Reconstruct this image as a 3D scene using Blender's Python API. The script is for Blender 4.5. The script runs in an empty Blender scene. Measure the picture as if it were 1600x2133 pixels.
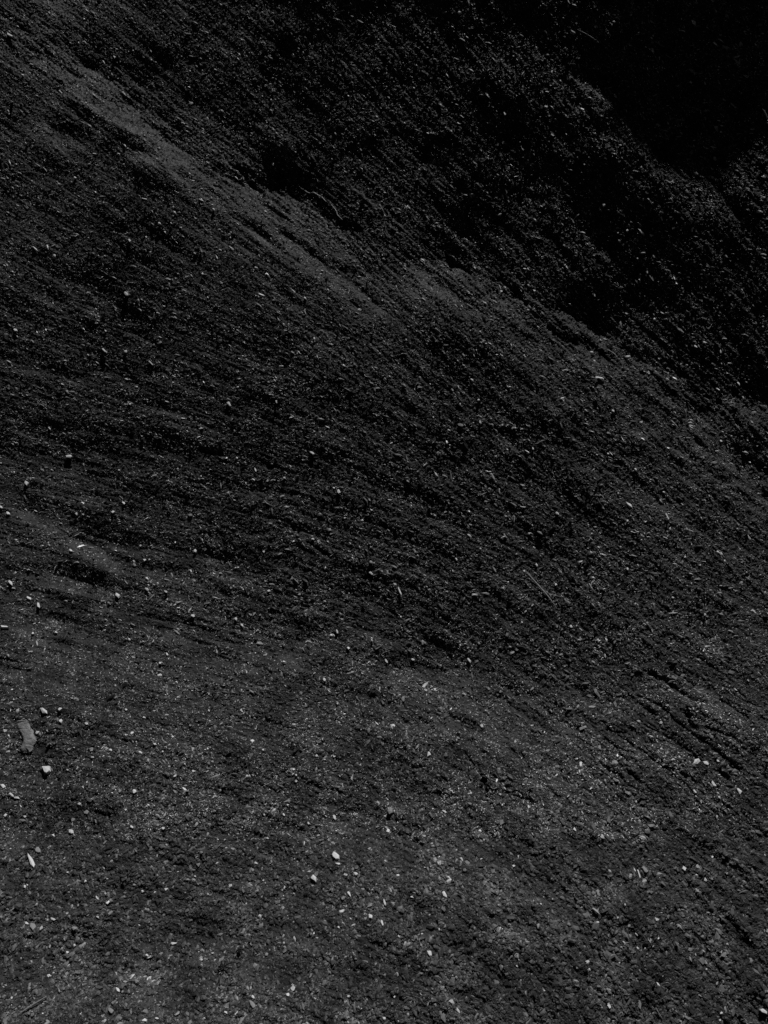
import bpy, math, random
import numpy as np
from mathutils import Vector
rng = np.random.default_rng(7)
random.seed(7)
scene = bpy.context.scene
COL = scene.collection

# ------------------------------------------------------------------ camera
CAM = np.array([0.0, 0.0, 1.6])
PITCH = math.radians(40.0)            # looking down
VFOV = math.radians(66.0)
W, H = 1600.0, 2133.0
TY = math.tan(VFOV / 2); TX = TY * W / H
cam_d = bpy.data.cameras.new("camera")
cam_d.sensor_fit = 'VERTICAL'; cam_d.angle_y = VFOV
cam_d.clip_start = 0.01; cam_d.clip_end = 200
cam = bpy.data.objects.new("camera", cam_d); COL.objects.link(cam)
cam.location = CAM; cam.rotation_euler = (math.pi / 2 - PITCH, 0, 0)
scene.camera = cam

# ------------------------------------------------------------------ world, sun, exposure
SUN_E = math.radians(48.0)
SUN_AZ = math.radians(14.0)           # sun stands behind the slope, a little to the right
wd = bpy.data.worlds.new("World"); scene.world = wd; wd.use_nodes = True
nt = wd.node_tree; nt.nodes.clear()
sky = nt.nodes.new('ShaderNodeTexSky'); sky.sky_type = 'NISHITA'; sky.sun_disc = False
sky.sun_elevation = SUN_E; sky.sun_rotation = SUN_AZ
hs = nt.nodes.new('ShaderNodeHueSaturation'); hs.inputs['Saturation'].default_value = 0.0
bg = nt.nodes.new('ShaderNodeBackground'); bg.inputs['Strength'].default_value = 0.004
wo = nt.nodes.new('ShaderNodeOutputWorld')
nt.links.new(sky.outputs[0], hs.inputs['Color']); nt.links.new(hs.outputs[0], bg.inputs[0]); nt.links.new(bg.outputs[0], wo.inputs[0])
sl = bpy.data.lights.new("sun", 'SUN'); sl.energy = 4.0; sl.angle = math.radians(0.5); sl.color = (1, 1, 1)
so = bpy.data.objects.new("sun", sl); COL.objects.link(so)
SUN = Vector((math.sin(SUN_AZ) * math.cos(SUN_E), math.cos(SUN_AZ) * math.cos(SUN_E), math.sin(SUN_E)))
so.rotation_euler = SUN.to_track_quat('Z', 'Y').to_euler(); so.location = (0.6, 3, 4)
vs = scene.view_settings
vs.view_transform = 'Standard'; vs.look = 'None'; vs.exposure = 0.0; vs.gamma = 1.0; vs.use_curve_mapping = False
scene.cycles.use_denoising = False
scene.cycles.max_bounces = 3; scene.cycles.diffuse_bounces = 1; scene.cycles.glossy_bounces = 1
scene.cycles.sample_clamp_indirect = 1.0

# ------------------------------------------------------------------ materials (all procedural, neutral greys)
def mat(name, base, rough=0.7, spec=0.25, lo=0.6, hi=1.5, scale=30.0, bump=0.0, bscale=400.0, attr=False, patch=False):
    m = bpy.data.materials.new(name); m.use_nodes = True
    n = m.node_tree.nodes; l = m.node_tree.links
    p = n['Principled BSDF']; p.inputs['Roughness'].default_value = rough
    p.inputs['Specular IOR Level'].default_value = spec
    tc = n.new('ShaderNodeTexCoord')
    nz = n.new('ShaderNodeTexNoise'); nz.inputs['Scale'].default_value = scale; nz.inputs['Detail'].default_value = 8; nz.inputs['Roughness'].default_value = .65
    l.new(tc.outputs['Object'], nz.inputs['Vector'])
    mr = n.new('ShaderNodeMapRange'); mr.inputs[1].default_value = .32; mr.inputs[2].default_value = .68
    mr.inputs[3].default_value = lo * base; mr.inputs[4].default_value = hi * base
    l.new(nz.outputs['Fac'], mr.inputs[0])
    out = mr.outputs[0]
    if patch:
        a2 = n.new('ShaderNodeTexNoise'); a2.inputs['Scale'].default_value = 14.0; a2.inputs['Detail'].default_value = 6
        l.new(tc.outputs['Object'], a2.inputs['Vector'])
        m2 = n.new('ShaderNodeMapRange'); m2.inputs[1].default_value = .35; m2.inputs[2].default_value = .65; m2.inputs[3].default_value = .5; m2.inputs[4].default_value = 1.6
        l.new(a2.outputs['Fac'], m2.inputs[0])
        mu = n.new('ShaderNodeMath'); mu.operation = 'MULTIPLY'; l.new(out, mu.inputs[0]); l.new(m2.outputs[0], mu.inputs[1]); out = mu.outputs[0]
    if attr:
        at = n.new('ShaderNodeAttribute'); at.attribute_name = 'tone'; at.attribute_type = 'GEOMETRY'
        mu = n.new('ShaderNodeMath'); mu.operation = 'MULTIPLY'; l.new(out, mu.inputs[0]); l.new(at.outputs['Fac'], mu.inputs[1]); out = mu.outputs[0]
    cb = n.new('ShaderNodeCombineColor')
    for i in range(3): l.new(out, cb.inputs[i])
    l.new(cb.outputs[0], p.inputs['Base Color'])
    if bump:
        b1 = n.new('ShaderNodeTexNoise'); b1.inputs['Scale'].default_value = bscale; b1.inputs['Detail'].default_value = 4
        l.new(tc.outputs['Object'], b1.inputs['Vector'])
        bp = n.new('ShaderNodeBump'); bp.inputs['Strength'].default_value = bump; bp.inputs['Distance'].default_value = .002
        l.new(b1.outputs['Fac'], bp.inputs['Height']); l.new(bp.outputs[0], p.inputs['Normal'])
    return m
M_GROUND = mat('dark_earth', 0.022, .75, .2, .6, 1.5, 60, .6, 350, patch=True)
M_GRAVEL = mat('dark_gravel', 0.052, .6, .3, .7, 1.3, 90, attr=True, patch=True)
M_CHIP = mat('pale_stone', 0.56, .7, .3, .8, 1.12, 120, .25, 500)
M_CHIPD = mat('grey_stone', 0.20, .7, .3, .7, 1.15, 120, .25, 500)
M_SLAB = mat('slab_stone', 0.15, .7, .3, .65, 1.3, 70, .5, 300)
M_ROOT = mat('pale_root', 0.30, .7, .3, .7, 1.2, 90)
M_STICK = mat('weathered_wood', 0.16, .7, .3, .6, 1.3, 90)
M_DARK = mat('dark_needles', 0.006, .8, .1, .7, 1.2, 90)

# ------------------------------------------------------------------ terrain: slope design table
# how strongly each stretch of the slope faces the light (rows = up the slope, columns = across), as 0-255 tones
TX_ = [67, 200, 333, 467, 600, 733, 867, 1000, 1133, 1267, 1400, 1533]
TV_ = [67, 200, 333, 467, 600, 733, 867, 1000, 1133, 1267, 1400, 1533, 1667, 1800, 1933, 2066]
TONE = np.array([
 [38,25,23,17,14,10,8,6,6,5,2,1],
 [28,42,28,20,16,14,8,5,9,12,3,2],
 [28,25,42,34,16,14,10,7,7,9,9,9],
 [28,23,25,36,42,24,15,13,14,7,7,11],
 [25,23,24,28,30,36,38,38,13,12,6,4],
 [25,25,25,25,25,28,25,25,32,32,14,3],
 [26,26,25,24,23,23,23,23,26,30,27,25],
 [34,32,30,26,24,24,24,24,26,28,30,30],
 [40,38,35,30,28,28,28,29,31,32,34,36],
 [46,44,41,37,33,31,30,31,34,33,34,37],
 [50,54,52,49,46,42,41,41,39,38,41,44],
 [50,52,52,50,47,46,50,53,56,48,43,46],
 [52,50,50,48,48,48,50,52,56,50,46,44],
 [56,50,48,50,52,58,58,55,53,48,47,46],
 [54,50,50,54,56,56,52,50,50,46,46,44],
 [62,60,62,64,58,53,50,49,48,46,46,44]], float)
# slope correction found by test renders (degrees added to the slope, same table layout)
CORR = np.zeros((16, 12))
#CORR_BEGIN
CORR = np.array([[ 12., -5., -8., 14.,-14., -3.,  8., 14., 14.,-10.,  1.,  2.],
 [ 14., 10., -3.,  7.,-14., -4., 14., 14., 14.,-14.,  2.,  2.],
 [  7., -6., -0., 12.,-14., -6., 13., 14., 14., -6.,-14.,  0.],
 [ -1., -6., -6.,  5.,  5., 14., 14., -4.,  2.,-12.,  3.,  4.],
 [  6., -0., -5., -9., -8., 11., 11.,-10., 14.,-14.,  1., 14.],
 [  2., -2., -6., -7., -8., -2.,  6.,  2., -0., -5., -0., 14.],
 [  4., -9., -9., -5., -9., -3.,  0.,  7., -8., -3., 13., -2.],
 [ -0.,-14.,-14., -4., -3.,  0.,  0.,  1., -6., -4.,  2.,  6.],
 [  6., -2., -8.,  4., -3.,  5., -2.,  0.,-13., -2., -1., -1.],
 [  7.,-12., -2.,  1., 14.,  6.,  1., -2.,-10., -6.,  2.,  2.],
 [ -9., -4.,  4.,  2.,  0., 14., 14.,  4., -4., -4.,  2., -1.],
 [ 14., -7., 14.,  7., 11., 10.,  0., 14.,  3.,  8.,  7., 10.],
 [  5., -0., 14., 14., 10., 14.,  2.,  0., 12., 14., 12., 13.],
 [  6., 10., 14.,  8., 14.,  6.,  6., 14., -4., 14., 11.,  3.],
 [ 13., 14., 14.,  2., -0., -2., 10.,  6., 14.,  9.,  7.,  4.],
 [  8., 14., 14.,  4.,  5.,  6.,  4.,  6.,  2., 14.,  2.,  2.]])
#CORR_END

def interp(tab, U, V):
    xs = np.array(TX_, float); ys = np.array(TV_, float)
    fx = np.clip((U - xs[0]) / (xs[-1] - xs[0]) * (len(xs) - 1), 0, len(xs) - 1.001)
    fy = np.clip((V - ys[0]) / (ys[-1] - ys[0]) * (len(ys) - 1), 0, len(ys) - 1.001)
    ix = fx.astype(int); iy = fy.astype(int); a = fx - ix; b = fy - iy
    a = a * a * (3 - 2 * a); b = b * b * (3 - 2 * b)
    return (tab[iy, ix] * (1 - a) + tab[iy, ix + 1] * a) * (1 - b) + (tab[iy + 1, ix] * (1 - a) + tab[iy + 1, ix + 1] * a) * b

SP = 2.2
def axis(a, b, m0, m1):
    core = np.arange(a, b + .1, SP)
    lo = [a]; hi = [b]; s = SP
    while lo[-1] > m0: s *= 1.12; lo.append(lo[-1] - s)
    s = SP
    hi = [core[-1]]
    while hi[-1] < m1: s *= 1.12; hi.append(hi[-1] + s)
    return np.concatenate([np.array(lo[1:])[::-1], core, np.array(hi[1:])])
ua = axis(-60, 1660, -1500, 3100)
va = axis(-60, 2190, -620, 2620)
NU, NV = len(ua), len(va)
U, V = np.meshgrid(ua, va)            # [row, col]

def seg_dist(U, V, pl):
    """signed-less distance to a polyline, and position along it 0..1"""
    best = np.full(U.shape, 1e9, np.float32); side = np.zeros(U.shape, np.float32)
    for (x0, y0), (x1, y1) in zip(pl[:-1], pl[1:]):
        dx, dy = x1 - x0, y1 - y0; L2 = dx * dx + dy * dy
        t = np.clip(((U - x0) * dx + (V - y0) * dy) / L2, 0, 1)
        d = np.hypot(U - x0 - t * dx, V - y0 - t * dy)
        s = np.sign((U - x0) * dy - (V - y0) * dx)     # + above the line (for a line running right)
        m = d < best
        best = np.where(m, d, best); side = np.where(m, s, side)
    return best, side

def lattice(nx, ny): return rng.random((ny, nx)).astype(np.float32)
def vnoise(X, Y, seed):
    r = np.random.default_rng(seed); N = 512
    tab = r.random((N, N)).astype(np.float32) * 2 - 1
    xi = np.floor(X).astype(np.int64); yi = np.floor(Y).astype(np.int64)
    a = (X - xi).astype(np.float32); b = (Y - yi).astype(np.float32)
    a = a * a * (3 - 2 * a); b = b * b * (3 - 2 * b)
    x0 = xi % N; x1 = (xi + 1) % N; y0 = yi % N; y1 = (yi + 1) % N
    return (tab[y0, x0] * (1 - a) + tab[y0, x1] * a) * (1 - b) + (tab[y1, x0] * (1 - a) + tab[y1, x1] * a) * b
def fbm(X, Y, seed, oct=4, gain=.55):
    s = 0; a = 1; t = 0
    for o in range(oct):
        c, sn = math.cos(.7 * o), math.sin(.7 * o)
        s = s + a * vnoise((X * c - Y * sn) * 2.03 ** o + 17 * o, (X * sn + Y * c) * 2.03 ** o + 5 * o, seed + o); t += a; a *= gain
    return s / t

# broad ribs and shelves: (polyline, half width, tone change)
CREST = [(-400,-190),(-60,10),(60,85),(130,150),(200,205),(300,265),(400,315),(480,345),(560,385),(640,430),(720,480),(800,520),(890,545),(960,585),(1040,610),(1110,655),(1200,690),(1290,735),(1400,790),(1500,832),(1620,862),(1800,900)]
RIBS = [
 ([(40,90),(110,140),(200,205),(300,285),(400,350),(500,400),(600,440)], 25, 17),
 ([(250,170),(330,230),(400,290),(470,320)], 30, 9),
 ([(600,425),(680,480),(760,525),(850,560)], 34, 13),
 ([(830,520),(900,555),(980,600),(1050,630),(1110,662)], 26, 17),
 ([(480,410),(560,470),(640,540),(720,600)], 12, 12),
 ([(1130,660),(1200,695),(1290,740),(1400,795),(1500,838),(1610,866)], 17, 32),
 ([(1250,740),(1330,840),(1430,920)], 34, 8),
 ([(1060,60),(1150,110),(1200,180),(1290,270)], 30, 8),
 ([(1290,230),(1370,320),(1460,390),(1540,470),(1600,500)], 24, 14),
 ([(1480,300),(1600,420)], 40, 9),
 ([(1010,330),(1080,430),(1170,560)], 26, 8),
 ([(640,550),(720,620),(820,700)], 34, 7),
 ([(0,760),(120,800),(260,850),(420,890)], 16, 10),
 ([(60,1090),(150,1120),(220,1160),(330,1200)], 20, 12),
 ([(430,1190),(560,1250),(700,1320),(820,1400),(960,1500)], 30, 9),
 ([(930,1470),(1100,1540),(1260,1650)], 50, 8),
 ([(1420,1470),(1520,1510)], 28, 12),
 ([(820,1760),(960,1820),(1100,1900)], 50, 8),
 ([(150,1420),(320,1480)], 40, 6),
 ([(130,1740),(260,1750)], 40, 6),
 ([(0,200),(60,260),(130,340)], 30, 8),
 ([(1180,680),(1260,800),(1350,900),(1450,1010)], 18, 9),
 ([(980,620),(1100,760),(1200,900),(1300,1030)], 22, 6),
 ([(1440,850),(1500,950),(1600,1060)], 24, 9),
 ([(740,600),(860,720),(960,830),(1060,960)], 20, 6),
 ([(1040,880),(1060,980),(1090,1080)], 20, 9),
 ([(820,1180),(960,1280),(1090,1330)], 30, 5),
 ([(0,400),(120,480),(250,540)], 22, 7),
 ([(0,560),(140,640),(300,700)], 22, 6),
 ([(180,620),(330,740),(480,800)], 26, 5),
 ([(1200,650),(1330,725),(1440,780),(1600,830)], 16, -10),
 ([(900,700),(1000,800),(1100,900)], 30, -6),
 ([(60,440),(250,560),(420,640)], 20, -6),
 ([(0,980),(200,1010),(420,1060)], 20, -6),
 ([(300,1560),(480,1600),(700,1640)], 40, -7),
 ([(950,1560),(1010,1640),(1080,1660)], 26, -9),
 ([(1100,1820),(1160,1790),(1220,1780)], 30, -8),
 ([(1280,1980),(1260,2080)], 50, -7),
 ([(250,1830),(460,1830),(700,1900)], 50, -5),
 ([(60,1700),(200,1690)], 26, -7),
 # darker hollows
 ([(0,170),(120,230),(220,300),(330,380)], 30, -6),
 ([(330,170),(480,300),(640,400)], 16, -6),
 ([(700,430),(820,490),(960,560),(1080,620)], 12, -14),
 ([(600,860),(760,950),(880,1040),(960,1060)], 34, -7),
 ([(200,900),(430,940),(600,960)], 20, -7),
 ([(560,1210),(800,1240),(1000,1250)], 26, -7),
 ([(1150,1100),(1250,1270),(1300,1400)], 40, -8),
 ([(1180,1330),(1330,1380),(1480,1250)], 26, -8),
 ([(0,1330),(60,1400),(40,1480)], 34, -12),
 ([(1300,620),(1450,700),(1560,800)], 50, -6),
 ([(880,300),(1000,420),(1060,520)], 50, -6),
]
brk = fbm(U / 60, V / 60, 91, 4, .6); brk = brk / brk.std()
brk2 = fbm((U * .8 + V * .6) / 90, (V * .8 - U * .6) / 14, 97, 3, .6); brk2 = brk2 / brk2.std()
brk3 = fbm((U * .97 + V * .24) / 110, (V * .97 - U * .24) / 15, 98, 3, .6); brk3 = brk3 / brk3.std()
fl = np.clip((V - 550) / 400, 0, 1) * np.clip((1150 - U) / 500, 0, 1)
brk2 = brk2 * (1 - fl) + brk3 * fl
Uw = U + 22 * brk + 16 * brk2; Vw = V + 18 * brk + 12 * brk2
tone = interp(TONE, Uw, Vw)
tone = tone * np.exp(.13 * brk2 * np.clip((1900 - V) / 900, .35, 1))
for pl, w, dt in RIBS:
    d, s = seg_dist(U + brk * 7, V + brk * 9, pl)
    ww = w * 1.25 * (1 + .25 * brk)
    tone = tone + (.8 if dt > 0 else .5) * dt * np.exp(-(d / ww) ** 2) * np.clip(1 + .45 * brk2 + .3 * brk, .1, 2.2)
tone = np.minimum(tone, np.where(V < 900, 50, 80) + 0 * V); tone = np.clip(tone + 1.5, 3, 80)
lin = (np.maximum(tone / 255, 1e-3)) ** 2.2
lin_flat = (50 / 255) ** 2.2
D = np.clip(lin / lin_flat * math.sin(SUN_E - math.radians(8)), -.05, .95)
ALPHA = SUN_E - np.arcsin(D) + np.radians(interp(CORR, Uw, Vw))
corner = np.clip((Uw - 1200 - 1.15 * np.maximum(Vw, 0)) / 450, 0, 1) + .9 * np.exp(-((Uw - 1620) / 190) ** 2 - ((Vw - 680) / 105) ** 2)
dark2 = np.exp(-((Uw - 1620) / 190) ** 2 - ((Vw - 680) / 105) ** 2)
ALPHA = ALPHA * (1 - dark2) + math.radians(50) * dark2
corner = np.clip(corner, 0, 1)     # the far face turns fully away from the light here
ALPHA = np.clip(ALPHA, math.radians(-12), math.radians(45.6) + math.radians(3.6) * corner)

# rays
def ray(U, V):
    cx = (U - W / 2) / (W / 2) * TX; cy = -(V - H / 2) / (H / 2) * TY
    # camera looks along +y, pitched down
    dy = math.cos(PITCH) + cy * math.sin(PITCH)
    dz = -math.sin(PITCH) + cy * math.cos(PITCH)
    return cx, dy, dz                  # not normalised (depth = 1)
RX, RY, RZ = ray(U, V)
ALPHA = np.maximum(ALPHA, np.arctan2(RZ, RY) + math.radians(11))      # never seen edge-on
T = np.zeros_like(U)
last = NV - 1
# nearest row: flat ground
T[last] = -CAM[2] / RZ[last]
# start of march sits on z=0
T[last] = np.clip(T[last], 0.2, 3)
for r in range(last - 1, -1, -1):
    z0 = CAM[2] + T[r + 1] * RZ[r + 1]; y0 = T[r + 1] * RY[r + 1]
    ta = np.tan(ALPHA[r])
    den = RZ[r] - ta * RY[r]
    t = (z0 - CAM[2] - ta * y0) / den
    t = np.clip(t, T[r + 1] * .97, T[r + 1] * 1.06)
    # keep neighbouring columns together so that the slope stays one sheet
    k = np.array([.25, .5, .25])
    tp = np.pad(t, 1, mode='edge')
    T[r] = .6 * t + .4 * (tp[:-2] * .25 + tp[1:-1] * .5 + tp[2:] * .25)
# remove column-to-column drift: keep only shapes that also vary up the slope
LT = np.log(T)
E = np.concatenate([LT, LT[::-1]], 0); E = np.concatenate([E, E[:, ::-1]], 1)
FT = np.fft.rfft2(E)
kv = np.fft.fftfreq(E.shape[0])[:, None]; ku = np.fft.rfftfreq(E.shape[1])[None]
FIL = (kv ** 2 + .0007 ** 2) / (kv ** 2 + .0007 ** 2 + .45 * ku ** 2)
T = np.exp(np.fft.irfft2(FT * FIL, s=E.shape)[:NV, :NU])
# the crest on the right stands in front of a hollow: what lies above it is farther away
d, s = seg_dist(U, V, CREST)
above = np.clip(.5 + .5 * s * np.minimum(d, 2.5) / 2.5, 0, 1)
wgt = 0
T = T * (1 + above * wgt)
P = np.stack([T * RX, T * RY, CAM[2] + T * RZ], -1)     # rows, cols, 3
PPM = (H / 2) / TY / T                                   # photo px per metre at that depth

# arc coordinates over the surface (metres)
dS = np.zeros(U.shape); dS[:-1] = np.linalg.norm(np.diff(P, axis=0), axis=-1)
S = dS[::-1].cumsum(0)[::-1]
X = P[..., 0]

# grain direction over the slope (degrees, downwards to the right in the picture)
ANG = [(300,720,22),(600,1020,14),(850,1080,18),(300,1020,8),(150,800,16),(1000,1150,26),(1300,1150,38),(0,0,38),(400,150,42),(800,0,50),(1200,150,54),(1600,0,42),(0,500,32),(400,450,38),(800,500,43),(1300,350,54),(1600,500,46),
 (0,900,14),(500,900,20),(800,750,45),(1000,900,48),(1500,900,48),(0,1300,14),(600,1250,20),(1000,1250,32),(1400,1500,38),(1600,1300,25),
 (0,1700,8),(600,1800,22),(1100,1600,32),(1600,1700,42),(0,2100,-15),(800,2100,12),(1200,2050,60),(300,1500,12),(1600,2100,50)]
ws = 0; cs = 0; sn = 0
for (x, y, a) in ANG:
    w = 1 / ((U - x) ** 2 + (V - y) ** 2 + 120 ** 2) ** 1.5
    ws = ws + w; cs = cs + w * math.cos(math.radians(a)); sn = sn + w * math.sin(math.radians(a))
TH = np.arctan2(sn, cs)
fu = np.cos(TH).astype(np.float32); fv = np.sin(TH).astype(np.float32)
def lic(F, n, step=1.0):
    """smear a field along the grain"""
    F = F.astype(np.float32); acc = F.copy(); cnt = 1.0
    I0, J0 = np.meshgrid(np.arange(NV, dtype=np.float32), np.arange(NU, dtype=np.float32), indexing='ij')
    for sg in (1, -1):
        I = I0.copy(); J = J0.copy()
        for k in range(n):
            ii = np.clip(I, 0, NV - 1).astype(np.int32); jj = np.clip(J, 0, NU - 1).astype(np.int32)
            I += sg * step * fv[ii, jj]; J += sg * step * fu[ii, jj]
            ic = np.clip(I, 0, NV - 1.001); jc = np.clip(J, 0, NU - 1.001)
            i0 = ic.astype(np.int32); j0 = jc.astype(np.int32); a = ic - i0; b = jc - j0
            w = .5 + .5 * math.cos(math.pi * (k + 1) / (n + 1))
            acc += w * ((F[i0, j0] * (1 - b) + F[i0, j0 + 1] * b) * (1 - a) + (F[i0 + 1, j0] * (1 - b) + F[i0 + 1, j0 + 1] * b) * a); cnt += w
    acc /= cnt
    return acc / (acc[200:-200:3, 200:-200:3].std() + 1e-9)
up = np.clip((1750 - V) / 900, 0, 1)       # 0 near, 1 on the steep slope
n_big = fbm(X / .16, S / .16, 11, 3); n_big /= n_big.std()
n_mid = lic(fbm(X / .022, S / .022, 21, 3), 22, 1.6)
n_long = lic(fbm(X / .05, S / .05, 51, 3), 40, 2.5)
n_fine = lic(fbm(X / .0045, S / .0045, 31, 2, .7), 12, 1.0)
n_iso = fbm(X / .012, S / .012, 41, 4, .7); n_iso /= n_iso.std()
grain = fbm(X / .0045, S / .0045, 61, 2, .8); grain /= grain.std()
hgt = (.0022 - .0010 * up) * n_big + n_mid * (.0007 - .0003 * up) + n_long * (.0008 + .0004 * up) + n_fine * (.0004 + .0002 * up) + n_iso * (.0010 - .0008 * up) + grain * (.0003 + .0003 * up)
# terraced flaking: sharpened steps in the layered right side
dcr, _ = seg_dist(U, V + 12, CREST)
hgt = hgt + np.exp(-(dcr / 55) ** 2) * (V < 900) * (n_fine * .0010 + grain * .0006 + n_mid * .0005)
lay = np.exp(-(((U - 1400) / 330) ** 2 + ((V - 1520) / 230) ** 2))
lay = lay + .5 * np.exp(-(((U - 650) / 400) ** 2 + ((V - 420) / 160) ** 2))
n_c = lic(fbm(X / .018, S / .018, 71, 2), 30, 2.0)
crackf = np.exp(-(np.abs(n_c) / .13) ** 2) * np.clip(n_long * .5 + .4, 0, 1)
hgt = hgt - crackf * (.0012 + .003 * lay)

n_s = lic(fbm(X / .013, S / .010, 77, 3, .6), 5, 1.0)
n_p = fbm(X / .05, S / .05, 78, 3); n_p /= n_p.std()
slit = np.exp(-(np.abs(n_s + .35 * n_p) / .12) ** 2) * np.clip(n_p * .6 + .55, 0, 1.3)
hgt = hgt - slit * (.0034 - .0020 * up)
def z3(l, s, ox, oy): return [(ox + x / s, oy + y / s) for x, y in l]
CR = [([(470,90),(640,170),(790,290),(900,350),(990,375)],4.5),([(640,30),(760,130),(900,220)],2.4),([(820,480),(870,580),(930,630)],5),
 ([(580,390),(700,520),(830,640),(960,730),(1060,800),(1180,910),(1330,1010)],4),([(350,300),(580,420)],2.4),([(270,310),(420,420),(540,500)],2.4),
 ([(370,540),(470,630),(640,710),(780,800),(900,900),(980,960)],2.6),([(60,640),(240,670)],2.6),([(40,740),(180,820),(310,880)],2.6),
 ([(620,1000),(760,1060),(930,1150)],3),([(1150,330),(1290,430),(1420,520)],2.6),([(1170,210),(1330,330),(1540,420)],2),
 ([(0,970),(130,1040),(220,1120)],2.2),([(1000,620),(1180,690),(1320,720)],2.4),([(1120,1040),(1230,1110)],3),([(270,1040),(380,1130)],2.4)]
CRACKS = [(z3(p, 4.571, 1250, 1380), w) for p, w in CR]
CRACKS += [([(970,1570),(1000,1610),(1020,1645)],1.6),([(1055,1650),(1105,1667)],3),([(470,330),(530,390),(600,440)],3.5),([(1040,582),(1070,605),(1098,636)],3),
 ([(260,250),(285,256),(292,246)],3),([(700,458),(715,470),(722,480)],3),([(815,1730),(850,1740),(880,1760)],3),([(200,1690),(225,1700),(230,1715)],3),
 ([(420,940),(460,944)],5),([(560,970),(570,972)],4),([(1120,1110),(1180,1200),(1230,1290)],1.5),([(0,1370),(40,1378)],2),([(640,1130),(690,1160)],3)]
for pl, w in CRACKS:
    x0, x1 = min(p[0] for p in pl) - 30, max(p[0] for p in pl) + 30; y0, y1 = min(p[1] for p in pl) - 30, max(p[1] for p in pl) + 30
    js = np.where((ua > x0) & (ua < x1))[0]; is_ = np.where((va > y0) & (va < y1))[0]
    if not len(js) or not len(is_): continue
    sl_ = np.s_[is_[0]:is_[-1] + 1, js[0]:js[-1] + 1]
    wob = n_fine[sl_] * 1.2 + n_iso[sl_] * 1.0
    d, s = seg_dist(U[sl_], V[sl_] + wob, pl)
    hgt[sl_] -= np.exp(-(d / w) ** 2) * (w * .0024)
for (x, y, rx, ry, dp) in [(1590,2088,20,14,.012),(0,1385,40,14,.006),(225,1690,12,9,.003),(1012,1640,12,8,.012),(340,1260,8,5,.006),(715,475,7,5,.006),(610,1715,12,6,.004)]:
    hgt -= dp * np.exp(-((U + 6 * n_iso + 5 * n_fine - x) / rx) ** 2 - ((V + 5 * n_iso + 6 * n_mid - y) / ry) ** 2) * (1 + .2 * n_iso)

def normals(P):
    du = np.zeros_like(P); dv = np.zeros_like(P)
    du[:, 1:-1] = P[:, 2:] - P[:, :-2]; du[:, 0] = P[:, 1] - P[:, 0]; du[:, -1] = P[:, -1] - P[:, -2]
    dv[1:-1] = P[:-2] - P[2:]; dv[0] = P[0] - P[1]; dv[-1] = P[-2] - P[-1]
    n = np.cross(du, dv); n /= np.linalg.norm(n, axis=-1, keepdims=True) + 1e-12
    return n
N0 = normals(P)
P = P + N0 * hgt[..., None]
# smoothed normal for laying things on the ground
NS = N0

def mesh_obj(name, verts, faces_flat, sizes, material, parent=None, smooth=False):
    me = bpy.data.meshes.new(name)
    nv = len(verts); nf = len(sizes)
    me.vertices.add(nv); me.vertices.foreach_set('co', np.asarray(verts, np.float32).ravel())
    me.loops.add(len(faces_flat)); me.loops.foreach_set('vertex_index', np.asarray(faces_flat, np.int32))
    me.polygons.add(nf)
    st = np.concatenate([[0], np.cumsum(sizes)[:-1]]).astype(np.int32)
    me.polygons.foreach_set('loop_start', st)
    try: me.polygons.foreach_set('loop_total', np.asarray(sizes, np.int32))
    except Exception: pass
    me.update(calc_edges=True)
    me.polygons.foreach_set('use_smooth', np.full(nf, smooth, bool))
    me.materials.append(material)
    o = bpy.data.objects.new(name, me); COL.objects.link(o)
    if parent: o.parent = parent
    return o
idx = np.arange(NU * NV).reshape(NV, NU)
q = np.stack([idx[1:, :-1], idx[1:, 1:], idx[:-1, 1:], idx[:-1, :-1]], -1).reshape(-1, 4)
ground = mesh_obj('hillside', P.reshape(-1, 3), q.ravel(), np.full(len(q), 4), M_GROUND, smooth=False)
ground['kind'] = 'structure'

def samp(A, u, v):
    fi = np.interp(v, va, np.arange(NV)); fj = np.interp(u, ua, np.arange(NU))
    i0 = np.clip(fi.astype(int) if hasattr(fi, 'astype') else int(fi), 0, NV - 2); j0 = np.clip(fj.astype(int) if hasattr(fj, 'astype') else int(fj), 0, NU - 2)
    a = fi - i0; b = fj - j0
    if A.ndim == 3 and hasattr(a, 'shape') and np.ndim(a): a = a[:, None]; b = b[:, None]
    return (A[i0, j0] * (1 - b) + A[i0, j0 + 1] * b) * (1 - a) + (A[i0 + 1, j0] * (1 - b) + A[i0 + 1, j0 + 1] * b) * a

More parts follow.
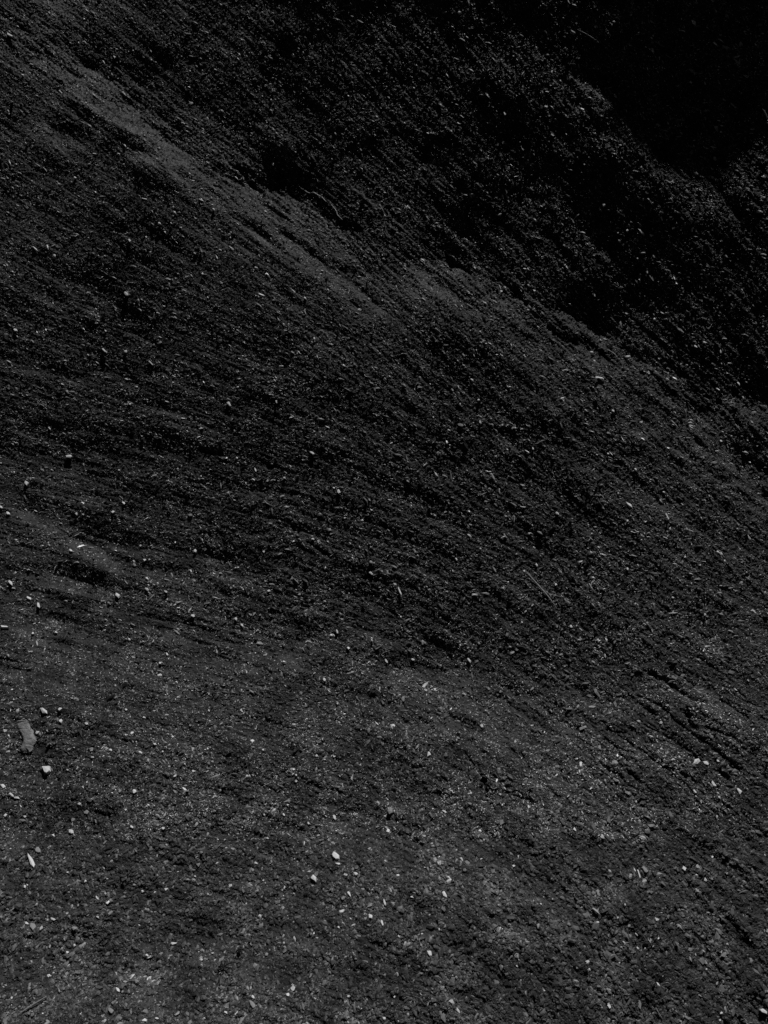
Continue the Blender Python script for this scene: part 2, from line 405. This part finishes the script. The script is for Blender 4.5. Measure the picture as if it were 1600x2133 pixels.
# ------------------------------------------------------------------ gravel: dark angular flakes over the whole slope (uncountable)
def gravel(n, glint=False):
    u = rng.uniform(-150, 1750, n); v = rng.uniform(-120, 2260, n)
    # uneven cover: clumps
    if glint: v = rng.uniform(-120, 1750, n)
    keep = rng.random(n) < np.clip(.75 + .35 * samp(n_iso + n_mid, u, v) * .5, .2, 1)
    u = u[keep]; v = v[keep]; n = len(u)
    c = samp(P, u, v); nn = samp(NS, u, v); th = samp(TH, u, v); upv = samp(up, u, v)
    nn += rng.normal(0, 1, (n, 3)) * (.13 + .34 * upv + .13 * rng.random(n))[:, None]; nn /= np.linalg.norm(nn, axis=1, keepdims=True)
    ang = -th + rng.normal(0, 1, n) * (.35 + .9 * (1 - upv))
    ex = np.array([1., 0, 0]); a = ex - nn * nn[:, :1]; a /= np.linalg.norm(a, axis=1, keepdims=True); b = np.cross(nn, a)
    d1 = a * np.cos(ang)[:, None] + b * np.sin(ang)[:, None]; d2 = np.cross(nn, d1)
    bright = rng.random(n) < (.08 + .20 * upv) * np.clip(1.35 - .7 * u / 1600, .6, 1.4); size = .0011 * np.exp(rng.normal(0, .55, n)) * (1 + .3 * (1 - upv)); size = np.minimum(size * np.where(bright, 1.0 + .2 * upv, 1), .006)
    asp = 1 + rng.random(n) * (.6 + 1.3 * upv)
    lx = size * asp; ly = size / np.sqrt(asp) * rng.uniform(.6, 1.1, n); hz = size * rng.uniform(.15, .5, n) * (1 + .8 * upv)
    base = np.array([[1, .15], [.3, 1], [-.8, .7], [-.9, -.5], [.35, -.9]])
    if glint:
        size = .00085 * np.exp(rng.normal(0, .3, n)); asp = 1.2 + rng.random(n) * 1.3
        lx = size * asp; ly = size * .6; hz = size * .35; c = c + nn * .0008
    m = 5; verts = np.zeros((n, m + 2, 3))
    for k in range(m):
        jx = base[k, 0] + rng.uniform(-.3, .3, n); jy = base[k, 1] + rng.uniform(-.3, .3, n)
        verts[:, k] = c + d1 * (lx * jx)[:, None] + d2 * (ly * jy)[:, None] + nn * (hz * rng.uniform(-.1, .5, n))[:, None]
    for k in range(2):
        jx = (.35 - .7 * k) + rng.uniform(-.25, .25, n); jy = rng.uniform(-.3, .3, n)
        verts[:, m + k] = c + d1 * (lx * jx)[:, None] + d2 * (ly * jy)[:, None] + nn * (hz * rng.uniform(.7, 1.1, n))[:, None]
    tri = np.array([[0, 1, 5], [1, 6, 5], [1, 2, 6], [2, 3, 6], [3, 4, 6], [4, 5, 6], [4, 0, 5]])
    f = (np.arange(n)[:, None, None] * (m + 2) + tri[None]).reshape(-1)
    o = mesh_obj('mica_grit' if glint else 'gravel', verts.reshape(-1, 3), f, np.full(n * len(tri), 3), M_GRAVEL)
    tone = np.exp(rng.normal(-.25, .5, n) * (1 + .4 * upv) - 1.15 * upv)  # darker up the slope: shade of the steep face painted into the flakes
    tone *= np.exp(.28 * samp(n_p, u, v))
    tone = np.where(bright, 1.6 + rng.exponential(1.6 + 1.5 * upv, n), tone); tone = np.minimum(tone, 12)  # sparkle of sunlit facets painted as pale flakes, stronger uphill
    if glint: tone = np.minimum(3.0 + rng.exponential(3.6, n), 14)  # glints are painted: a very pale flake colour, not a reflection
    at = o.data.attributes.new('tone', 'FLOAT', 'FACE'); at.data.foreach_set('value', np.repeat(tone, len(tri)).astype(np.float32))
    o['kind'] = 'stuff'; o['label'] = 'fine mica grit with painted glints sprinkled over the steep upper slope' if glint else 'fine dark angular gravel covering the whole slope'; o['category'] = 'mica grit' if glint else 'gravel'
    return o
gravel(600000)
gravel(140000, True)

# ------------------------------------------------------------------ helpers for single things
def tag(o, label, cat, group=None):
    o['label'] = label; o['category'] = cat
    o['kind'] = 'thing'
    if group: o['group'] = group
def on_plane(u, v, c, n):
    cx, dy, dz = ray(u, v); d = np.array([cx, dy, dz]); t = np.dot(c - CAM, n) / np.dot(d, n)
    return CAM + d * t
def local(u, v):
    c = samp(P, u, v); n = samp(NS, u, v); return c, n / np.linalg.norm(n)
SUNV = np.array(SUN)
def plate(name, poly, thick_px, material, tilt=.45, lift=.35, rough=.1, seed=0):
    """an angular stone plate whose outline (picture px) is laid on its own bed plane"""
    r = np.random.default_rng(seed)
    cu = sum(p[0] for p in poly) / len(poly); cv = sum(p[1] for p in poly) / len(poly)
    c, n = local(cu, cv)
    n = n + tilt * (SUNV * .8 + np.array([0, -.25, .2])) + r.normal(0, .07, 3); n /= np.linalg.norm(n)
    ppm = (H / 2) / TY / (c[1] * math.cos(PITCH) - (c[2] - CAM[2]) * math.sin(PITCH))
    th = thick_px / ppm
    c = c + n * (th * lift + (.0012 if lift > .8 else 0))
    top = [on_plane(p[0], p[1], c, n) for p in poly]
    ctr = np.mean(top, 0); k = len(top)
    vs_ = [] ; F = []
    for p in top: vs_.append(ctr + (p - ctr) * 1.0 - n * th * .35)             # widest ring
    for p in top: vs_.append(ctr + (p - ctr) * r.uniform(.78, .9) + n * th * r.uniform(.25, .42))   # top rim
    for p in top: vs_.append(ctr + (p - ctr) * .8 - n * th * 1.1)             # buried rim
    ax = top[0] - ctr
    vs_.append(ctr + ax * .25 + n * th * r.uniform(.4, .6)); vs_.append(ctr - n * th * 1.1)
    for i in range(k):
        j = (i + 1) % k
        F += [(i, j, k + j), (i, k + j, k + i), (k + i, k + j, 3 * k), (2 * k + i, 2 * k + j, j), (2 * k + i, j, i), (2 * k + j, 2 * k + i, 3 * k + 1)]
    vs_ = np.array(vs_)
    # picture px run clockwise seen from the camera: turn faces outward if needed
    a, b, d_ = vs_[k], vs_[k + 1], vs_[3 * k]
    if np.dot(np.cross(b - a, d_ - a), n) < 0: F = [f[::-1] for f in F]
    org = ctr - n * th
    o = mesh_obj(name, vs_ - org, np.array(F).ravel(), np.full(len(F), 3), material)
    o.location = org
    return o
def chip_poly(u, v, L, Wd, ang, seed, k=None):
    r = np.random.default_rng(seed); k = k or int(r.integers(4, 8)); a0 = r.uniform(0, 6.28); out = []
    ca, sa = math.cos(math.radians(ang)), math.sin(math.radians(ang))
    for i in range(k):
        t = a0 + 2 * math.pi * (i + r.uniform(-.42, .42)) / k; m = r.uniform(.75, 1.25)
        x = math.cos(t) * L / 2 * m; y = math.sin(t) * Wd / 2 * m
        out.append((u + x * ca - y * sa, v + x * sa + y * ca))
    return out

#CHIPS_BEGIN
# (u, v, length, width, angle of the long axis, p pale / d dim, label or None): picture px of the photograph
Q = 'p'; G = 'd'
CH = [
(699,1782,19,15,70,Q,"large bright rounded diamond chip low in the centre, with a thin sliver just below it"),
(705,1799,12,5,10,Q,"thin pale sliver just below the large bright diamond-shaped chip"),
(653,1828,20,11,50,Q,"large pale leaf-shaped chip left of and below the bright diamond chip"),
(64,1791,32,10,62,Q,"long pale finger-shaped stone tilted steeply near the lower left edge"),
(97,1602,19,16,10,Q,"broad pale blocky chip below the layered slab on the left"),
(90,1481,19,11,50,Q,"pale wedge chip above and right of the layered slab, larger of the two there"),
(125,1477,12,8,-10,Q,"pale roof-shaped chip right of the wedge chip above the layered slab"),
(6,1637,12,10,30,Q,"pale chip cut by the left edge, heading a line of slivers"),
(35,1661,14,6,5,Q,"flat pale chip at the lower end of the line of slivers at the left edge"),
(24,1655,14,5,45,Q,"narrow pale sliver midway in the line of slivers at the left edge"),
(280,1649,10,9,20,Q,"lone pale round chip right of the layered slab and well below it"),
(245,1240,12,9,20,Q,"bright teardrop chip alone on the left part of the slope"),
(10,1306,18,10,8,Q,"bright wide pale chip against the left edge above the dark hollow"),
(477,841,13,6,55,Q,"pale lozenge chip alone on the dark slope left of centre"),
(315,756,16,4,42,Q,"thin slanting pale splinter high on the left slope"),
(263,612,12,8,35,Q,"pale chip high on the upper left slope below the crest band"),
(20,72,16,5,30,Q,"pale sliver near the top left corner on the crest"),
(1258,427,9,7,60,Q,"lone bright speck-like chip on the black slope at the upper right"),
(774,1195,13,5,42,Q,"slim pale pointed chip at the centre of the slope"),
(145,950,15,8,15,Q,"pale flat chip with ragged end on the left slope"),
(55,1006,11,9,80,Q,"pale forked chip near the left edge of the middle slope"),
(70,1931,18,15,50,G,"broad grey rounded stone near the lower left edge"),
(56,1923,9,6,20,Q,"small pale chip touching the broad grey rounded stone"),
(412,1802,13,8,-15,G,"grey chip with a pale rim left of the leaf-shaped chip"),
(78,1770,15,12,60,G,"dim grey chip just above the long finger-shaped stone"),
(362,1965,15,6,-2,Q,"flat oblong pale chip left of the dark needle tufts"),
(419,1999,9,7,35,Q,"pale oval chip below left of the dark needle tufts"),
(772,1908,10,10,0,Q,"bright hexagonal chip low in the centre"),
(712,1898,12,7,-10,Q,"pale triangular chip left of the bright hexagonal chip"),
(796,1922,13,5,80,Q,"upright pale sliver right of the bright hexagonal chip"),
(727,1861,17,5,60,Q,"curved pale sliver below right of the leaf-shaped chip"),
(697,1702,15,6,60,Q,"slim pale blade-shaped chip above the bright diamond chip"),
(526,2092,17,10,60,G,"largest grey chip in the small cluster at the bottom centre-left"),
(527,2076,9,6,60,Q,"pale chip just above the largest grey chip at the bottom centre-left"),
(231,2106,14,11,40,G,"grey squarish chip at the bottom left"),
(301,2125,13,8,20,Q,"pale chip cut by the bottom edge left of centre"),
(148,1732,12,10,60,Q,"pale shield-shaped chip above right of the finger-shaped stone"),
(152,1707,12,8,-60,G,"grey upright chip above the shield-shaped chip"),
(180,1692,13,9,-10,G,"grey angular chip with a pale edge beside the dark pit"),
(126,1501,11,9,-15,Q,"pale chip right of the slab, below the roof-shaped chip"),
(77,1526,11,6,-35,Q,"small pale triangle chip lying against the right side of the slab"),
(1486,1632,25,6,55,Q,"longest pale splinter on the layered right side of the slope"),
(1541,1648,17,9,55,Q,"pale notched chip right of the longest splinter"),
(1446,1647,14,4,48,Q,"slim pale splinter left of the longest splinter"),
(1498,1661,8,5,35,Q,"small pale oval chip directly below the longest splinter"),
(1471,1590,13,8,25,Q,"pale m-shaped chip above the longest splinter"),
(1496,1585,8,5,30,Q,"small pale oval chip right of the m-shaped chip"),
(1415,1576,8,5,50,Q,"small pale chip left of the m-shaped chip"),
(1426,1810,15,7,50,Q,"pale bent chip on the lower right slope"),
(1344,1812,22,8,40,G,"dim grey smear-like chip beside the pale upright splinter"),
(1331,1820,22,3.5,72,Q,"thin pale upright splinter on the lower right slope"),
(926,1863,15,8,60,Q,"pale oblong chip right of centre on the lower slope"),
(895,1985,14,9,55,Q,"bright pale chip near the bottom, right of centre"),
(814,1687,17,11,-70,G,"grey ragged chip near the centre of the lower slope"),
(1592,2106,16,12,30,Q,"pale chip in the bottom right corner beside the dark hole"),
(954,2104,16,5,60,Q,"slim pale chip at the bottom edge right of centre"),
(1269,2096,13,6,60,Q,"pale oblong chip at the bottom right of centre"),
(1266,1950,12,6,-65,G,"dim grey leaf-like chip on the lower right slope"),
(1452,1947,14,6,35,Q,"pale ragged chip on the lower right slope"),
(1371,2050,12,4,55,Q,"thin pale sliver low on the right"),
(1379,2032,9,6,55,Q,"small pale oval chip just above the thin sliver low on the right"),
(960,885,14,7,15,G,"dim grey flaky chip on the mid slope right of centre"),
(828,947,18,3.5,12,G,"flat grey streak-like splinter at the centre of the slope"),
(832,1230,20,3.5,65,Q,"thin slanting pale splinter at the centre of the slope"),
(650,943,11,6,30,Q,"pale chip at the centre left of the mid slope"),
(706,1024,10,6,60,Q,"pale pointed chip left of centre on the mid slope"),
(280,1177,10,5,50,G,None),(80,1260,13,6,80,Q,None),(60,1245,12,6,30,Q,None),(22,1214,13,6,45,Q,None),(2,1056,8,6,30,Q,None),(17,1069,9,6,30,Q,None),
(142,1603,6,6,0,Q,None),(110,1914,11,6,20,Q,None),(347,1852,8,7,0,Q,None),(297,1856,8,6,30,Q,None),(141,1984,10,6,40,Q,None),(306,1990,9,5,30,Q,None),
(245,2061,12,6,60,Q,None),(327,2121,10,4,20,Q,None),(593,1973,9,7,0,G,None),(556,1987,9,7,-30,G,None),(600,2072,10,7,20,Q,None),(742,1820,8,7,0,Q,None),
(720,1822,10,6,15,Q,None),(685,1750,8,8,0,G,None),(557,1746,7,4,30,Q,None),(340,1725,9,6,-10,Q,None),(180,1507,9,6,40,Q,None),(300,1494,8,5,0,Q,None),
(275,1527,8,7,50,Q,None),(360,1534,7,5,0,Q,None),(230,1562,9,5,20,Q,None),(292,1567,10,5,30,Q,None),(403,1606,7,6,0,Q,None),(257,1837,13,8,-20,G,None),
(12,1698,8,7,0,Q,None),(591,1697,8,4,60,Q,None),(660,1574,6,6,0,Q,None),(696,1575,8,7,45,Q,None),(617,1627,6,6,0,Q,None),(643,1715,8,4,60,Q,None),
(470,2109,7,7,0,Q,None),(426,2120,7,6,30,Q,None),(820,1511,11,7,35,Q,None),(1077,1440,6,5,0,Q,None),(1101,1680,8,5,70,Q,None),(1165,1675,9,7,30,G,None),
(1197,1727,9,5,60,Q,None),(1000,1730,8,6,50,Q,None),(1063,1737,8,5,60,G,None),(1080,1784,6,4,90,Q,None),(1002,1789,6,5,0,Q,None),(1048,1812,9,4,80,Q,None),
(1127,1882,9,4,50,Q,None),(1185,1925,9,7,40,G,None),(1245,1921,7,5,30,Q,None),(1328,1975,7,4,50,Q,None),(1367,1915,10,4,60,Q,None),(1229,2020,8,4,60,Q,None),
(1077,2012,6,3,50,Q,None),(1503,2110,6,6,0,Q,None),(1500,2125,6,5,0,Q,None),(925,1690,12,5,25,Q,None),(801,1880,14,5,80,Q,None),(1287,1912,6,5,0,Q,None),
(915,1935,10,3,80,Q,None),(831,1950,8,4,70,Q,None),(822,2077,6,4,-60,Q,None),(262,732,8,5,40,Q,None),(217,730,12,4,40,Q,None),(159,1070,8,6,30,Q,None),
(236,1066,8,5,0,Q,None),(396,1073,11,6,20,G,None),(103,892,8,3,55,Q,None),(148,1147,9,5,30,Q,None),(402,1283,9,6,30,Q,None),(504,1302,9,5,45,Q,None),
(702,1315,10,4,75,Q,None),(690,1323,8,6,20,Q,None),(560,1231,8,4,10,Q,None),(117,1317,6,5,0,Q,None),(306,1227,10,5,40,Q,None),(270,841,8,4,20,Q,None),
(348,1362,9,4,60,Q,None),(334,1381,7,5,0,Q,None),(307,1205,10,4,35,Q,None),(345,1232,10,4,25,Q,None),(655,705,6,4,45,Q,None),(407,1147,8,7,0,Q,None),
(1277,856,8,5,40,Q,None),(1288,1028,8,4,60,Q,None),(1161,1069,8,5,35,Q,None),(1125,1110,13,5,25,G,None),(1073,891,6,4,20,Q,None),(1468,1280,6,5,60,Q,None),
(1118,1177,9,4,60,Q,None),(1307,1185,7,4,55,Q,None),(822,1180,13,4,30,G,None),(895,1057,9,3.5,30,G,None),(805,1377,11,5,55,Q,None),(860,1374,9,5,30,Q,None),
(1190,1305,8,5,55,Q,None),(977,1375,13,5,55,Q,None),(842,802,13,5,45,G,None),(997,833,6,4,0,Q,None),(1501,732,9,3,80,Q,None),(1502,919,7,4,20,Q,None),
(1110,934,7,3.5,55,Q,None),(951,1165,7,3.5,55,Q,None),(1267,945,5,4,45,Q,None),(1307,1085,5,4,0,Q,None),(239,119,6,4,40,Q,None),(270,501,9,4,50,Q,None),
(157,370,6,3.5,20,Q,None),(746,270,4,4,0,Q,None),(332,465,5,4,20,Q,None),(357,465,6,3,20,Q,None),(422,570,4,4,0,Q,None),(565,208,4,4,0,Q,None),
(260,303,8,3,50,Q,None),(445,436,6,4,50,Q,None),(32,687,10,5,30,Q,None),(220,689,7,4,30,Q,None),(635,620,6,4,40,Q,None),(1307,480,5,4,0,Q,None),
(1287,485,4,3,0,Q,None),(1279,45,6,2.5,15,Q,None),(1045,125,5,3,50,Q,None),(1051,237,8,2.5,65,Q,None),(1502,274,4,3,0,Q,None),(1540,332,4,3,0,Q,None),
(1360,106,7,3,35,Q,None),(1374,120,6,3,45,Q,None),(1469,174,6,2.5,35,Q,None),(112,1740,8,6,0,Q,None),(52,1846,8,7,60,Q,None),(57,1842,7,4,60,Q,None),
(262,1687,7,5,0,Q,None),(275,1722,9,6,35,Q,None),(192,1577,7,5,10,Q,None),(173,1640,6,4,10,Q,None),(165,1674,9,5,-10,Q,None),(170,1678,8,6,20,G,None),
(18,1532,6,4,60,Q,None),(1344,1975,6,4,50,Q,None),(1322,1812,12,2.5,65,Q,None),(1262,1960,8,3,80,Q,None),(1300,1963,8,4,45,Q,None),
]
RC = random.Random(11)
while len(CH) < 298:
    x = RC.uniform(10, 1590); y = RC.uniform(900, 2125)
    if RC.random() > (.25 + .75 * (1 - x / 1600)) * (.3 + .7 * (y - 900) / 1225): continue
    if any(abs(c[0] - x) < 16 and abs(c[1] - y) < 12 for c in CH) or (20 < x < 90 and 1480 < y < 1585): continue
    L = RC.uniform(4.5, 8); CH.append((x, y, L, L * RC.uniform(.45, .9), RC.uniform(-10, 60) , RC.choice('ppd'), None))
for i, (x, y, L, Wd, an, sh, lab) in enumerate(CH):
    o = plate('stone_chip', chip_poly(x, y, L * 1.04, Wd * 1.04, an, 100 + i), max(2.2, Wd * .38), M_CHIP if sh == 'p' else M_CHIPD, seed=i, lift=(.35 if L < 12 else .6) if y > 1400 else .9)
    if lab:
        tag(o, lab, 'stone chip', 'larger stone chips lying on the dark slope')
    else:
        side = 'left' if x < 800 else 'right'
        if y > 1750: band, g = f'at the bottom {side} of the slope', f'tiny chips at the bottom {side}'
        elif y > 1400: band, g = f'on the lower {side} part of the slope', f'tiny chips on the lower {side}'
        elif y > 850: band, g = f'on the middle {side} part of the slope', f'tiny chips on the middle {side}'
        else: band, g = f'on the steep upper {side} part of the slope', f'tiny chips on the upper {side}'
        tag(o, ('tiny pale' if sh == 'p' else 'tiny dull grey') + ' stone chip scattered ' + band, 'stone chip', g + (' (dull grey)' if sh == 'd' else ''))

# layered bare slab showing through at the left edge
zs = lambda l: [(x / 5.333, 1450 + y / 5.333) for x, y in l]
sp = zs([(150,268),(185,235),(310,225),(355,245),(345,300),(385,430),(405,480),(350,560),(320,608),(235,622),(185,585),(215,540),(235,490),(200,400),(165,330)])
def slab(poly):
    r = np.random.default_rng(5)
    cu = sum(p[0] for p in poly) / len(poly); cv = sum(p[1] for p in poly) / len(poly)
    c, n = local(cu, cv); n = np.mean([samp(NS, cu + a, cv + b) for a in (-20, 0, 20) for b in (-20, 0, 20)], 0)
    n = n + .15 * SUNV; n /= np.linalg.norm(n); c = c + n * .0060
    # dense grid inside the outline, with bedding ledges
    xs = np.arange(min(p[0] for p in poly) - 1, max(p[0] for p in poly) + 1, 1.0); ys = np.arange(min(p[1] for p in poly) - 1, max(p[1] for p in poly) + 1, 1.0)
    A, B = np.meshgrid(xs, ys)
    inside = np.zeros(A.shape, bool)
    jx = vnoise(A / 9, B / 7, 3) * 5
    dE, _ = seg_dist(A, B, poly + poly[:1])
    for (x0, y0), (x1, y1) in zip(poly, poly[1:] + poly[:1]):
        c1 = ((y0 > B) != (y1 > B)) & (A + jx < (x1 - x0) * (B - y0) / (y1 - y0 + 1e-9) + x0); inside ^= c1
    h = .0005 * vnoise(A / 20, B / 2.6, 4) + .0006 * vnoise(A / 6, B / 6, 14) + .0003 * vnoise(A / 2, B / 2, 6)
    for yy in (1497.5, 1503, 1540.5, 1551): h -= .0035 * np.exp(-((B - yy + .10 * (A - 50) + vnoise(A / 7, B / 30, 9) * 1.5) / .9) ** 2) * np.clip(vnoise(A / 12, B / 50, 12) * 1.5 + .7, 0, 1)
    h -= .006 * np.exp(-(dE / 4.5) ** 2)
    ids = -np.ones(A.shape, int); vsx = []; 
    for i in range(A.shape[0]):
        for j in range(A.shape[1]):
            if inside[i, j]: ids[i, j] = len(vsx); vsx.append(on_plane(A[i, j], B[i, j], c, n) + n * h[i, j])
    nt_ = len(vsx); F = []
    quads = [(ids[i, j], ids[i + 1, j], ids[i + 1, j + 1], ids[i, j + 1]) for i in range(A.shape[0] - 1) for j in range(A.shape[1] - 1) if min(ids[i, j], ids[i + 1, j], ids[i + 1, j + 1], ids[i, j + 1]) >= 0]
    vb = [p - n * .014 for p in vsx]; edges = {}
    for q_ in quads:
        for a, b in zip(q_, q_[1:] + q_[:1]):
            if (b, a) in edges: edges[(b, a)] = 0
            else: edges[(a, b)] = 1
    F = list(quads) + [tuple(nt_ + k for k in q_[::-1]) for q_ in quads]
    for (a, b), v_ in edges.items():
        if v_ and (b, a) not in edges or v_: F.append((b, a, nt_ + a, nt_ + b))
    allv = np.array(vsx + vb) - c
    o = mesh_obj('rock_slab', allv, np.array(F).ravel(), np.full(len(F), 4), M_SLAB); o.location = c
    tag(o, 'grey layered rock slab with dark bedding cracks, half buried at the left edge', 'rock slab')
slab(sp)

# thin things: roots, straws, sticks
def strand(name, pts, w_px, material, lift_px=1.5, seed=0, sides=6, taper=.35, arch=0.0):
    r = np.random.default_rng(seed)
    pts = np.array(pts, float); k = len(pts)
    t = np.concatenate([[0], np.cumsum(np.hypot(*np.diff(pts, axis=0).T))]); t /= t[-1]
    m = max(8, int(k * 5)); tt = np.linspace(0, 1, m)
    # smooth path through the points
    px = np.interp(tt, t, pts[:, 0]); py = np.interp(tt, t, pts[:, 1])
    for _ in range(2):
        px[1:-1] = .25 * px[:-2] + .5 * px[1:-1] + .25 * px[2:]; py[1:-1] = .25 * py[:-2] + .5 * py[1:-1] + .25 * py[2:]
    dep = np.array([local(a, b)[0][1] * math.cos(PITCH) - (local(a, b)[0][2] - CAM[2]) * math.sin(PITCH) for a, b in zip(px, py)])
    co = np.polyfit(tt, dep, 2 if m > 8 else 1); sm = np.polyval(co, tt); sm = np.minimum(sm, dep * 1.0 + 0) if arch == 0 else sm
    for _ in range(3): sm[1:-1] = np.minimum(sm[1:-1], (sm[:-2] + 2 * sm[1:-1] + sm[2:]) / 4)
    out = []
    for a, b, d_, q_ in zip(px, py, sm, tt):
        cx, dy, dz = ray(a, b); lift = (lift_px + arch * math.sin(math.pi * q_)) / ((H / 2) / TY / d_)
        out.append(CAM + np.array([cx, dy, dz]) * (d_ - lift * 1.2))
    out = np.array(out); ppm = (H / 2) / TY / sm.mean()
    rad = w_px / 2 / ppm * (1 - (1 - taper) * np.abs(tt * 2 - 1) ** 3) * (1 + r.normal(0, .08, m))
    tg = np.gradient(out, axis=0); tg /= np.linalg.norm(tg, axis=1, keepdims=True)
    vsx = []
    for i in range(m):
        n1 = np.cross(tg[i], [0.1, .3, 1]); n1 /= np.linalg.norm(n1); n2 = np.cross(tg[i], n1)
        for s_ in range(sides):
            an = 2 * math.pi * s_ / sides; vsx.append(out[i] + rad[i] * (n1 * math.cos(an) + n2 * math.sin(an)))
    F = [(i * sides + s_, i * sides + (s_ + 1) % sides, (i + 1) * sides + (s_ + 1) % sides, (i + 1) * sides + s_) for i in range(m - 1) for s_ in range(sides)]
    org = out.mean(0)
    o = mesh_obj(name, np.array(vsx) - org, np.array(F).ravel(), np.full(len(F), 4), material, smooth=True); o.location = org
    return o
zr = lambda l: [(560 + x / 5.333, 340 + y / 5.333) for x, y in l]
o = strand('tree_root', zr([(330,250),(360,275),(385,292),(420,318),(455,335),(475,330),(495,322),(540,350),(590,375),(612,402),(640,428)]), 2.2, M_ROOT, 1, 1)
tag(o, 'thin pale wavy root lying exposed on the crest band in the upper left', 'root')
o = strand('tree_root', zr([(690,450),(718,490),(740,515),(755,545),(762,575),(790,602),(820,627)]), 2.0, M_ROOT, 2, 2)
tag(o, 'shorter fainter rootlet curving down just below the wavy pale root', 'root')
o = strand('grass_straw', [(1092,1186),(1120,1217),(1143,1243),(1157,1262)], 1.7, M_ROOT, 3, 3)
tag(o, 'long thin straight dry straw slanting down the middle right slope', 'dry straw')
o = strand('grass_straw', [(1122,1219),(1140,1235),(1158,1241),(1174,1244)], 1.5, M_STICK, 3, 4)
tag(o, 'curved dim straw crossing beside the long thin straight straw', 'dry straw')
o = strand('grass_straw', [(1203,61),(1220,70),(1235,79),(1248,89)], 1.5, M_STICK, 3, 5)
tag(o, 'hair-thin pale straw on the black slope near the top right', 'dry straw')
o = strand('stick', [(37,2114),(62,2097),(80,2086),(98,2075)], 3.6, M_STICK, 3, 6)
tag(o, 'short grey weathered stick lying in the bottom left corner', 'stick')
o = strand('stick', [(1380,2122),(1372,2110),(1366,2098)], 2.2, M_STICK, 2, 8)
tag(o, 'tiny dim twig near the bottom edge on the right', 'stick')

def tuft(cx, cy, R, n, seed, label, a0=0, a1=360):
    r = np.random.default_rng(seed); c, nn = local(cx, cy); parts = []
    root = bpy.data.objects.new('needle_tuft', None); COL.objects.link(root); root.location = c
    tag(root, label, 'dry needles', 'dark needle tufts')
    bpy.context.view_layer.update()
    for k in range(n):
        a = math.radians(a0 + (a1 - a0) * (k + r.uniform(-.3, .3)) / n); L = R * r.uniform(.6, 1.1); bend = r.uniform(-.5, .5)
        pts = [(cx + math.cos(a + bend * q_) * L * q_, cy + math.sin(a + bend * q_) * L * q_ * .8) for q_ in (.05, .4, .7, 1)]
        o = strand('needle', pts, 2.4, M_DARK, 3.5, seed * 20 + k, arch=3.0)
        o.location = Vector(o.location) - Vector(c); o.parent = root
tuft(466, 2013, 17, 9, 31, 'dark star-shaped tuft of dry needles lying at the bottom left of centre')
tuft(496, 1976, 15, 7, 32, 'dark drooping tuft of dry needles just above the star-shaped one', 20, 130)
